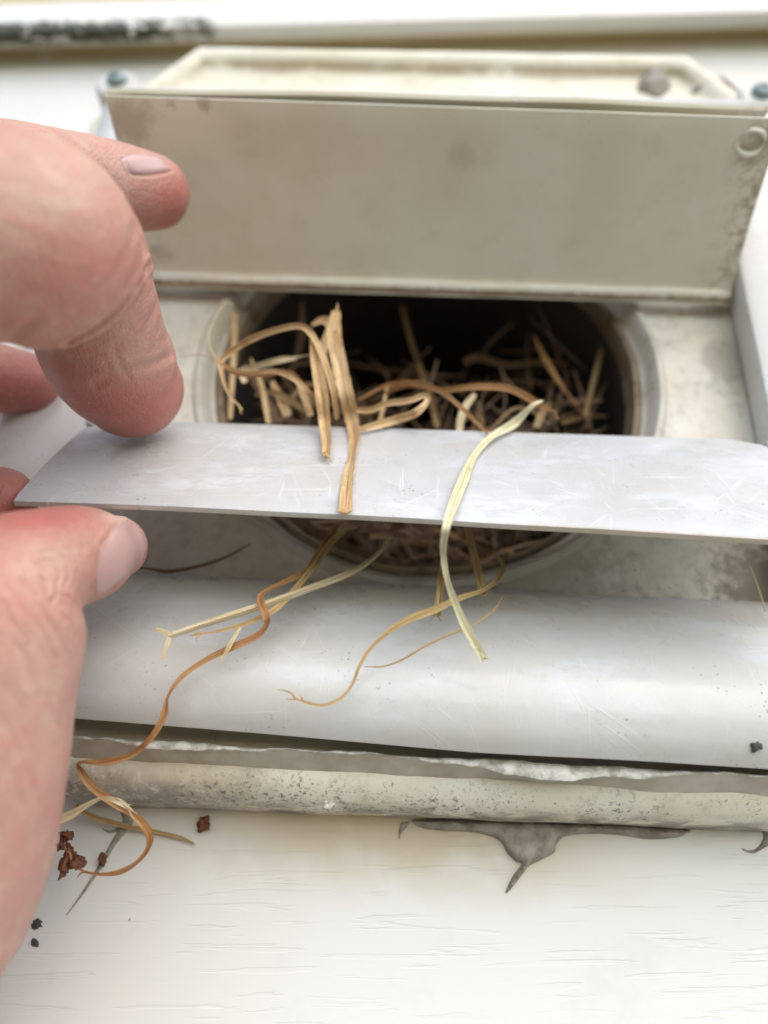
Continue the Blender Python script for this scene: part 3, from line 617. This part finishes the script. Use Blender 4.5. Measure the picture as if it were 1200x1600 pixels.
# -- the tangle filling the duct
def tangle(n, y0, y1, seed, wmin, wmax, up=0):
    r = random.Random(seed); out = []
    while len(out) < n:
        ang = r.uniform(0, 2*math.pi); rr = 46*math.sqrt(r.random()); x, z = rr*math.cos(ang), rr*math.sin(ang)
        if z > -16 + up + r.gauss(0, 7) + (12 if abs(x) > 30 else 0): continue
        y = r.uniform(y0, y1); p = np.array([x, y, z]); d = np.array([r.gauss(0, 1), r.gauss(0, .35), abs(r.gauss(.15, .55))]); d /= np.linalg.norm(d)
        L = r.uniform(8, 30); k = np.array([r.gauss(0, .5), r.gauss(0, .2), r.gauss(-.1, .4)]); P = []
        for i in range(4):
            P.append(p.copy()); p = p + d*L/3; d = d + k*.35; d /= np.linalg.norm(d)
        if all(math.hypot(q[0], q[2]) < 48 and q[1] > y0-2 for q in P): out.append((P, [r.uniform(wmin, wmax)*f for f in (.6, 1, 1, .4)], [r.uniform(-50, 50), r.uniform(-50, 50)]))
    return out
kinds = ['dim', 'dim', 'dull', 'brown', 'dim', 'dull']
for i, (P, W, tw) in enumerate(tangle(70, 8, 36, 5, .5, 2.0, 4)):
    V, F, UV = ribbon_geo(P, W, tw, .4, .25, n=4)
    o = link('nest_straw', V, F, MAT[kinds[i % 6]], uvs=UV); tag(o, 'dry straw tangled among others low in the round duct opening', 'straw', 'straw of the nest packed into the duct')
V, F, UV = [], [], []
for (P, W, tw) in tangle(320, 26, 90, 11, .6, 2.2):
    v, f, u = ribbon_geo(P, W, tw, .4, .25, n=3); o = len(V); V += v; UV += u; F += [tuple(a+o for a in q) for q in f]
for (P, W, tw) in tangle(520, 10, 46, 23, .25, .8, 9):
    v, f, u = ribbon_geo(P, W, tw, .2, .2, n=3); o = len(V); V += v; UV += u; F += [tuple(a+o for a in q) for q in f]
for (P, W, tw) in tangle(90, 18, 50, 29, .3, 1.3, 40):
    v, f, u = ribbon_geo(P, W, tw, .4, .25, n=3); o = len(V); V += v; UV += u; F += [tuple(a+o for a in q) for q in f]
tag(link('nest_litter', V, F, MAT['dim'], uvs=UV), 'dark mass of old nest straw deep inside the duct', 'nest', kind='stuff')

# ------------------------------------------------------------------ dried seeds and specks of dirt
m = M('dry_seed'); MAT['seed'] = m.done(m.mix(m.noise(.8, 4), (.20, .065, .02), (.07, .025, .012)), .55, m.bump(m.noise(2, 3), .6, .3))
m = M('black_dirt'); MAT['dirt'] = m.done(m.mix(m.noise(1.5, 3), (.03, .03, .028), (.09, .08, .07)), .8)
def crumb_geo(c, r, seed, stretch=(1, 1, 1)):
    bm = bmesh.new(); bmesh.ops.create_icosphere(bm, subdivisions=3, radius=1); V = []
    for v in bm.verts:
        k = 1 + .9*n3(v.co, 1.5, seed) + .6*n3(v.co, 3.5, seed+1); V.append(np.array(c)+np.array([v.co.x*stretch[0], v.co.y*stretch[1], v.co.z*stretch[2]])*r*k)
    F = [tuple(x.index for x in f.verts) for f in bm.faces]; bm.free(); return V, F
sh = empty('seed_cluster', at(103, 1362, -5), label='cluster of brown dried seeds dangling beside the hand', cat='seeds')
for i, (px, py, r, st) in enumerate(((106, 1305, .9, (1.3, 1, .7)), (98, 1320, .85, (1, 1, 1)), (108, 1331, .8, (.9, 1, 1.2)), (113, 1338, .7, (1, 1, 1)), (101, 1354, 1.0, (.8, 1, 1.4)), (120, 1350, 1.0, (1.2, 1, .9)), (126, 1345, .6, (1.4, 1, .6)))):
    V, F = crumb_geo(at(px, py, -5+.3*i % 1), r, i, st); link('seed', V, F, MAT['seed'], sh)
V, F, UV = ribbon_geo([at(106, 1303, -5), at(101, 1322, -5), at(109, 1334, -5), at(112, 1348, -5)], [.3, .4, .4, .3], None, 0, .3, n=4); link('stalk', V, F, MAT['brown'], sh, uvs=UV)
for i, (px, py, Y, r, lab, mt, cat) in enumerate(((160, 1342, 7, .75, 'small brown seed resting on the grey sealant strand', 'seed', 'seed'), (317, 1287, 6.8, 1.0, 'lone brown seed stuck to the siding under the block', 'seed', 'seed'),
        (878, 944, -3.5, .5, 'white crumb on the ledge of the bottom frame', 'caulk_pale', 'crumb'), (515, 1258, -9.2, .7, 'small white crumb on the mildewed lower edge of the block', 'caulk_pale', 'crumb'))):
    V, F = crumb_geo(at(px, py, Y), r, 20+i, (1, .7, 1.2)); tag(link('dried_seed' if cat == 'seed' else 'crumb' if cat == 'crumb' else 'dirt_speck', V, F, MAT[mt]), lab, cat)

# ------------------------------------------------------------------ hand
def tube_geo(st, seg=28, n=8):
    """st: (px, py, depth mm, radius px at that depth); rounded ends"""
    P = np.array([atd(a, b, d) for a, b, d, r in st]); Rr = np.array([r*d/FPX for a, b, d, r in st])
    Q = catmull(np.c_[P, Rr], n); c, rad = Q[:, :3], Q[:, 3]
    T = np.gradient(c, axis=0); T /= np.linalg.norm(T, axis=1)[:, None]
    cs, rs, ts = [], [], []
    for k in range(6): a = (1-k/6)*math.pi/2; cs.append(c[0]-T[0]*rad[0]*math.sin(a)); rs.append(max(.05, rad[0]*math.cos(a))); ts.append(T[0])
    for i in range(len(c)): cs.append(c[i]); rs.append(rad[i]); ts.append(T[i])
    for k in range(1, 7): a = k/6*math.pi/2; cs.append(c[-1]+T[-1]*rad[-1]*math.sin(a)); rs.append(max(.05, rad[-1]*math.cos(a))); ts.append(T[-1])
    V, F = [], []; e = FWD
    for i in range(len(cs)):
        u = e-ts[i]*(e@ts[i]); u /= np.linalg.norm(u); v = np.cross(ts[i], u)
        for k in range(seg): a = 2*math.pi*k/seg; V.append(cs[i]+(u*math.cos(a)+v*math.sin(a))*rs[i])
    for i in range(len(cs)-1):
        for k in range(seg): F.append((i*seg+k, i*seg+(k+1) % seg, (i+1)*seg+(k+1) % seg, (i+1)*seg+k))
    F += [tuple(range(seg))[::-1], tuple((len(cs)-1)*seg+k for k in range(seg))]
    return V, F
TUBES = [
    # index: first bone towards us, then folded down onto the louver
    [(-470, 470, 88, 190), (-300, 400, 90, 178), (-140, 372, 94, 168), (0, 372, 98, 160), (70, 386, 102, 158), (108, 396, 107, 120)],
    [(135, 395, 116, 92), (146, 470, 122, 97), (160, 535, 129, 99), (184, 578, 135, 94), (204, 604, 139, 81)],
    # middle finger behind it, tip against the raised louver
    [(-430, 420, 100, 150), (-250, 300, 108, 110), (-60, 268, 122, 82), (70, 275, 134, 72), (160, 288, 144, 67), (215, 297, 150, 61), (238, 300, 153, 57)],
    # ring finger and little finger curled behind
    [(-430, 560, 110, 130), (-220, 540, 135, 75), (-80, 580, 148, 60), (0, 592, 153, 54), (48, 598, 156, 46)],
    [(-430, 700, 105, 130), (-250, 790, 118, 85), (-100, 805, 124, 72), (-30, 792, 127, 66), (0, 784, 128, 56)],
    # palm, ball of the thumb and wrist
    [(-470, 430, 92, 190), (-500, 700, 92, 240), (-480, 1000, 92, 260), (-440, 1350, 94, 270), (-390, 1700, 96, 240), (-380, 2100, 100, 230)],
    [(-380, 1800, 96, 230), (-262, 1600, 97, 186), (-192, 1470, 97, 190), (-148, 1400, 97, 193), (-118, 1300, 97, 197), (-88, 1200, 97, 183), (-58, 1100, 98, 167), (-26, 1005, 99, 153), (2, 948, 101, 139), (36, 902, 104, 108), (92, 874, 110, 84), (145, 864, 116, 73), (178, 856, 120, 52)],
]
V, F = [], []
for t in TUBES:
    v, f = tube_geo(t); o = len(V); V += [tuple(p) for p in v]; F += [tuple(a+o for a in q) for q in f]
hm = bpy.data.meshes.new('hand_raw'); hm.from_pydata((np.array(V)*S).tolist(), [], F)
ho = bpy.data.objects.new('hand_raw', hm); C.objects.link(ho)
md = ho.modifiers.new('r', 'REMESH'); md.mode = 'VOXEL'; md.voxel_size = .38*S
md = ho.modifiers.new('s', 'SMOOTH'); md.factor = .5; md.iterations = 24
dg = bpy.context.evaluated_depsgraph_get(); ev = ho.evaluated_get(dg); hand_me = bpy.data.meshes.new_from_object(ev)
bpy.data.objects.remove(ho)
nv_ = len(hand_me.vertices); co = np.empty(nv_*3); hand_me.vertices.foreach_get('co', co); co = co.reshape(-1, 3)/S
def normals():
    n = np.empty(nv_*3); hand_me.vertices.foreach_get('normal', n); return n.reshape(-1, 3)
def to_px(p):
    d = p-CAM; z = d@FWD; return np.stack([600+FPX*(d@RIGHT)/z, 800-FPX*(d@UP)/z, z], -1)
bvh = BVHTree.FromPolygons([Vector(p) for p in co], [tuple(p.vertices) for p in hand_me.polygons])
def hit(px, py):
    d = ray(px, py); h = bvh.ray_cast(Vector(CAM), Vector(d/np.linalg.norm(d))); return (np.array(h[0]), np.array(h[1])) if h[0] else (None, None)
nr = normals(); push = np.zeros(nv_)
def groove(pix, width, depth):
    pts = [hit(x, y)[0] for x, y in catmull([(a, b) for a, b in pix], 10)]; pts = np.array([p for p in pts if p is not None])
    if not len(pts): return
    lo, hi = pts.min(0)-4*width, pts.max(0)+4*width
    sel = np.where(np.all((co > lo) & (co < hi), axis=1))[0]
    if not len(sel): return
    d = np.min(np.linalg.norm(co[sel][:, None]-pts[None], axis=2), axis=1)
    push[sel] -= depth*np.exp(-(d/width)**2); push[sel] += .35*depth*np.exp(-((d-2*width)/width)**2)
# folds: index fold, thumb knuckle wrinkles, tip creases
groove([(244, 392), (222, 430), (192, 474), (150, 512), (105, 536)], .6, 1.3)
for k in [[(104, 880), (112, 905), (108, 935)], [(64, 866), (90, 866), (112, 884)], [(44, 905), (66, 950), (96, 990)], [(20, 905), (44, 945), (70, 990), (86, 1030)], [(70, 950), (84, 980), (104, 1020)], [(0, 915), (18, 950), (44, 990), (70, 1030)], [(86, 890), (98, 900), (102, 920)],
          [(60, 885), (70, 900), (66, 925)], [(96, 940), (112, 950), (118, 975)], [(52, 880), (66, 892), (72, 910), (90, 930)], [(110, 915), (120, 930), (124, 950)], [(30, 930), (56, 965), (80, 1005)], [(110, 1000), (112, 1030), (106, 1060)]]: groove(k, .22, .2)
groove([(215, 350), (196, 400), (170, 440), (120, 480)], .8, .18)
groove([(60, 500), (30, 520), (10, 545)], .8, .3)
groove([(248, 470), (225, 520), (205, 548), (170, 566)], .9, .22); groove([(268, 555), (235, 570), (200, 578), (150, 600)], .8, .25); groove([(180, 540), (185, 565), (200, 590)], .6, .15)
for k in [[(50, 868), (78, 860), (100, 872), (108, 895), (98, 925)], [(58, 880), (80, 875), (92, 892), (86, 915)], [(62, 900), (76, 912), (74, 935), (84, 960)], [(82, 938), (104, 930), (122, 944), (126, 968), (118, 996)],
          [(80, 936), (92, 955), (112, 975), (118, 1000)], [(30, 905), (52, 930), (74, 965), (100, 1005)], [(12, 915), (36, 952), (60, 985), (92, 1030)], [(40, 890), (46, 915), (62, 935)], [(94, 905), (90, 925), (80, 938)],
          [(100, 960), (110, 985), (112, 1008)], [(2, 940), (24, 975), (50, 1010)], [(120, 890), (126, 915), (130, 940)]]: groove([(a+rnd.uniform(-2, 2), b+rnd.uniform(-2, 2)) for a, b in k], .24, rnd.uniform(.26, .40))
for i in range(26):
    x0, y0 = rnd.uniform(0, 80), rnd.uniform(960, 1260); groove([(x0, y0), (x0+12+rnd.uniform(-3, 3), y0+26), (x0+20+rnd.uniform(-4, 8), y0+55)], .45, rnd.uniform(.04, .09))
for i in range(12):
    y0 = 805+i*6; groove([(20+rnd.uniform(0, 20), y0+rnd.uniform(-3, 3)+14), (70+rnd.uniform(0, 20), y0+4), (120+rnd.uniform(0, 25), y0+rnd.uniform(-2, 5))], .4, rnd.uniform(.03, .07))
for k in [[(196, 806), (172, 832), (156, 860), (149, 895), (148, 930)], [(190, 249), (206, 271), (226, 274), (246, 272), (268, 267)]]: groove(k, .28, .3)
fz = np.array([.16*n3(p, .13, 6)+.07*n3(p, .4, 7) for p in co])
co = co + nr*(push+fz)[:, None]
# flesh stays outside the louvers: keep the finger from sinking into the sheets it touches
def keep(co, p0, n, side, gap, box):
    p = to_px(co); d = (co-np.array(p0))@n*side; s = (p[:, 0] > box[0]) & (p[:, 0] < box[2]) & (p[:, 1] > box[1]) & (p[:, 1] < box[3]) & (d < gap)
    return co + np.outer(np.where(s, gap-d, 0), n*side)
co = keep(co, F3['hl'], f3n, 1, 1.0, (60, 470, 330, 720))
hand_me.vertices.foreach_set('co', (co*S).ravel()); hand_me.update()
# skin tint: r = redness, g = paleness, b = shade painted on the folded and rear fingers
pp = to_px(co); tint = np.zeros((nv_, 4)); tint[:, 3] = 1
def blob(ch, px, py, rx, ry, v, dmin=0, dmax=999):
    k = np.exp(-(((pp[:, 0]-px)/rx)**2+((pp[:, 1]-py)/ry)**2)); k[(pp[:, 2] < dmin) | (pp[:, 2] > dmax)] = 0; tint[:, ch] = np.clip(tint[:, ch]+v*k, 0, 1)
blob(0, 215, 630, 95, 62, 1.0); blob(0, 270, 300, 45, 75, .9); blob(0, 150, 420, 75, 70, .55); blob(0, 80, 808, 90, 26, .9); blob(0, 20, 790, 60, 60, .5); blob(0, 30, 600, 110, 60, .9, 140); blob(0, 170, 900, 60, 60, .35)
blob(0, 0, 930, 60, 80, .35); blob(0, 52, 1222, 7, 7, .8); blob(0, 60, 460, 60, 40, .25); blob(0, 0, 790, 70, 60, .6, 118)
blob(1, 186, 806, 22, 12, 1.0); blob(1, 215, 570, 50, 35, .35); blob(1, 70, 880, 60, 40, .35); blob(1, 225, 265, 55, 22, .4); blob(1, 80, 300, 90, 60, .3); blob(1, 40, 1080, 70, 90, .25)
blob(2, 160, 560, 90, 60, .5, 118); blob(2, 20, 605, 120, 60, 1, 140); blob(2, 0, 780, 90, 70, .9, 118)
at_ = hand_me.color_attributes.new('tint', 'FLOAT_COLOR', 'POINT'); at_.data.foreach_set('color', tint.ravel())
m = M('skin'); an = m.N('ShaderNodeAttribute', attribute_name='tint'); sp_ = m.N('ShaderNodeSeparateColor'); m.L(an.outputs['Color'], sp_.inputs[0])
c = m.mix(m.ss(m.noise(.13, 5), .3, .7), (.52, .30, .24), (.465, .25, .20))
c = m.mix(m.mul(m.ss(m.noise(.32, 4, .65), .46, .66), .5), c, (.52, .215, .175)); c = m.mix(m.mul(m.ss(m.noise(.2, 4, .65, m.map((1, 1, 1.3))), .52, .68), .35), c, (.62, .44, .34))
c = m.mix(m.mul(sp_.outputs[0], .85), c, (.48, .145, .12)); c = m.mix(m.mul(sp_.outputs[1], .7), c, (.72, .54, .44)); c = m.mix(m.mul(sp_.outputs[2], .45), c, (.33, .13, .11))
c = m.mix(m.mul(m.ss(m.noise(1.4, 3), .60, .70), m.ss(m.noise(.2, 2), .45, .6), .4), c, (.64, .48, .40)); c = m.mix(m.mul(m.ss(m.noise(.7, 4, .7), .56, .66), .3), c, (.50, .20, .165))
wr = m.noise(1.15, 5, .6, m.map((1, .55, .35), (0, .35, 0))); vr = m.ss(m.voro(1.25, 'DISTANCE_TO_EDGE', m.map((1, .8, .5), (0, .4, 0))), 0, .22)
nb = m.bump(vr, .4, .12, m.bump(wr, .6, .25))
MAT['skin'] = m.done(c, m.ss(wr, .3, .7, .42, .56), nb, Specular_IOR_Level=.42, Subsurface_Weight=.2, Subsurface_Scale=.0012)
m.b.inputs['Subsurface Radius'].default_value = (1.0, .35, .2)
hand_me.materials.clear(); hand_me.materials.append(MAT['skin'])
for p in hand_me.polygons: p.use_smooth = True
base = np.array([co[:, 0].mean(), co[:, 1].mean(), co[:, 2].min()])
hand_me.vertices.foreach_set('co', ((co-base)*S).ravel()); hand_me.update(); hand_me.name = 'person'
person = bpy.data.objects.new('person', hand_me); C.objects.link(person); person.location = Vector(base*S)
tag(person, 'bare left hand pinching the scratched louver between thumb and index finger', 'hand')
# nails: curved plates set on the flesh
m = M('nail'); MAT['nail'] = m.done(m.mix(m.noise(.35, 3), (.55, .36, .33), (.50, .30, .28)), .26, m.bump(m.noise(1, 2), .1, .1), Specular_IOR_Level=.55, Subsurface_Weight=.2, Subsurface_Scale=.001)
bvh = BVHTree.FromPolygons([Vector(p) for p in co], [tuple(p.vertices) for p in hand_me.polygons])
def nail(A, B, th=.4):
    """A, B: two opposite long edges of the plate as pixel polylines (same count)"""
    A = catmull(A, 5); B = catmull(B, 5); nu, nw = len(A), 11; G = np.full((nu, nw, 3), np.nan); Nn = np.zeros((nu, nw, 3))
    for i in range(nu):
        for j in range(nw):
            t = j/(nw-1); q = A[i]*(1-t)+B[i]*t; h, nn = hit(q[0], q[1])
            if h is not None: G[i, j] = h; Nn[i, j] = nn
    ok = ~np.isnan(G[..., 0]); idx = {}; V, F = [], []
    for i in range(nu):
        for j in range(nw):
            if ok[i, j]:
                e = min(i, nu-1-i)/2.0; e2 = min(j, nw-1-j)/2.0; k = min(1, e, e2)
                idx[i, j] = len(V); V.append(G[i, j]+Nn[i, j]*(.05+th*.5*k)); V.append(G[i, j]-Nn[i, j]*.5)
    for i in range(nu-1):
        for j in range(nw-1):
            q = [(i, j), (i+1, j), (i+1, j+1), (i, j+1)]
            if all(x in idx for x in q): F.append(tuple(idx[x] for x in q)); F.append(tuple(idx[x]+1 for x in q[::-1]))
    if F: link('fingernail', V, F, MAT['nail'], person)
nail([(196, 812), (172, 836), (158, 862), (152, 895), (152, 926)], [(226, 812), (230, 838), (224, 862), (204, 892), (166, 925)])
nail([(188, 250), (204, 243), (230, 241), (258, 246)], [(200, 272), (220, 272), (244, 270), (266, 266)])

for i, (px, py, Y, r, lab) in enumerate(((1182, 1166, -18.0, 10, 'black fly-like speck at the right end of the bottom frame'), (661, 991, -13.3, 4, 'tiny dark speck on the bottom frame below the straws'),
        (33, 1446, 7.95, 11, 'black speck on the siding nearest the wrist'), (57, 1444, 7.95, 10, 'upper black speck of the pair right of the wrist'), (54, 1474, 7.95, 8, 'lower black speck of the pair right of the wrist'))):
    r_ = random.Random(40+i); o = slab('dirt_speck', [(px+r*math.cos(a)*(k_ := r_.uniform(.6, 1.15)), py+r*math.sin(a)*k_*.9) for a in np.linspace(0, 2*math.pi, 15)[:-1]], Y, .35, MAT['dirt'], grid=.3, dome=.2)
    tag(o, lab, 'speck')
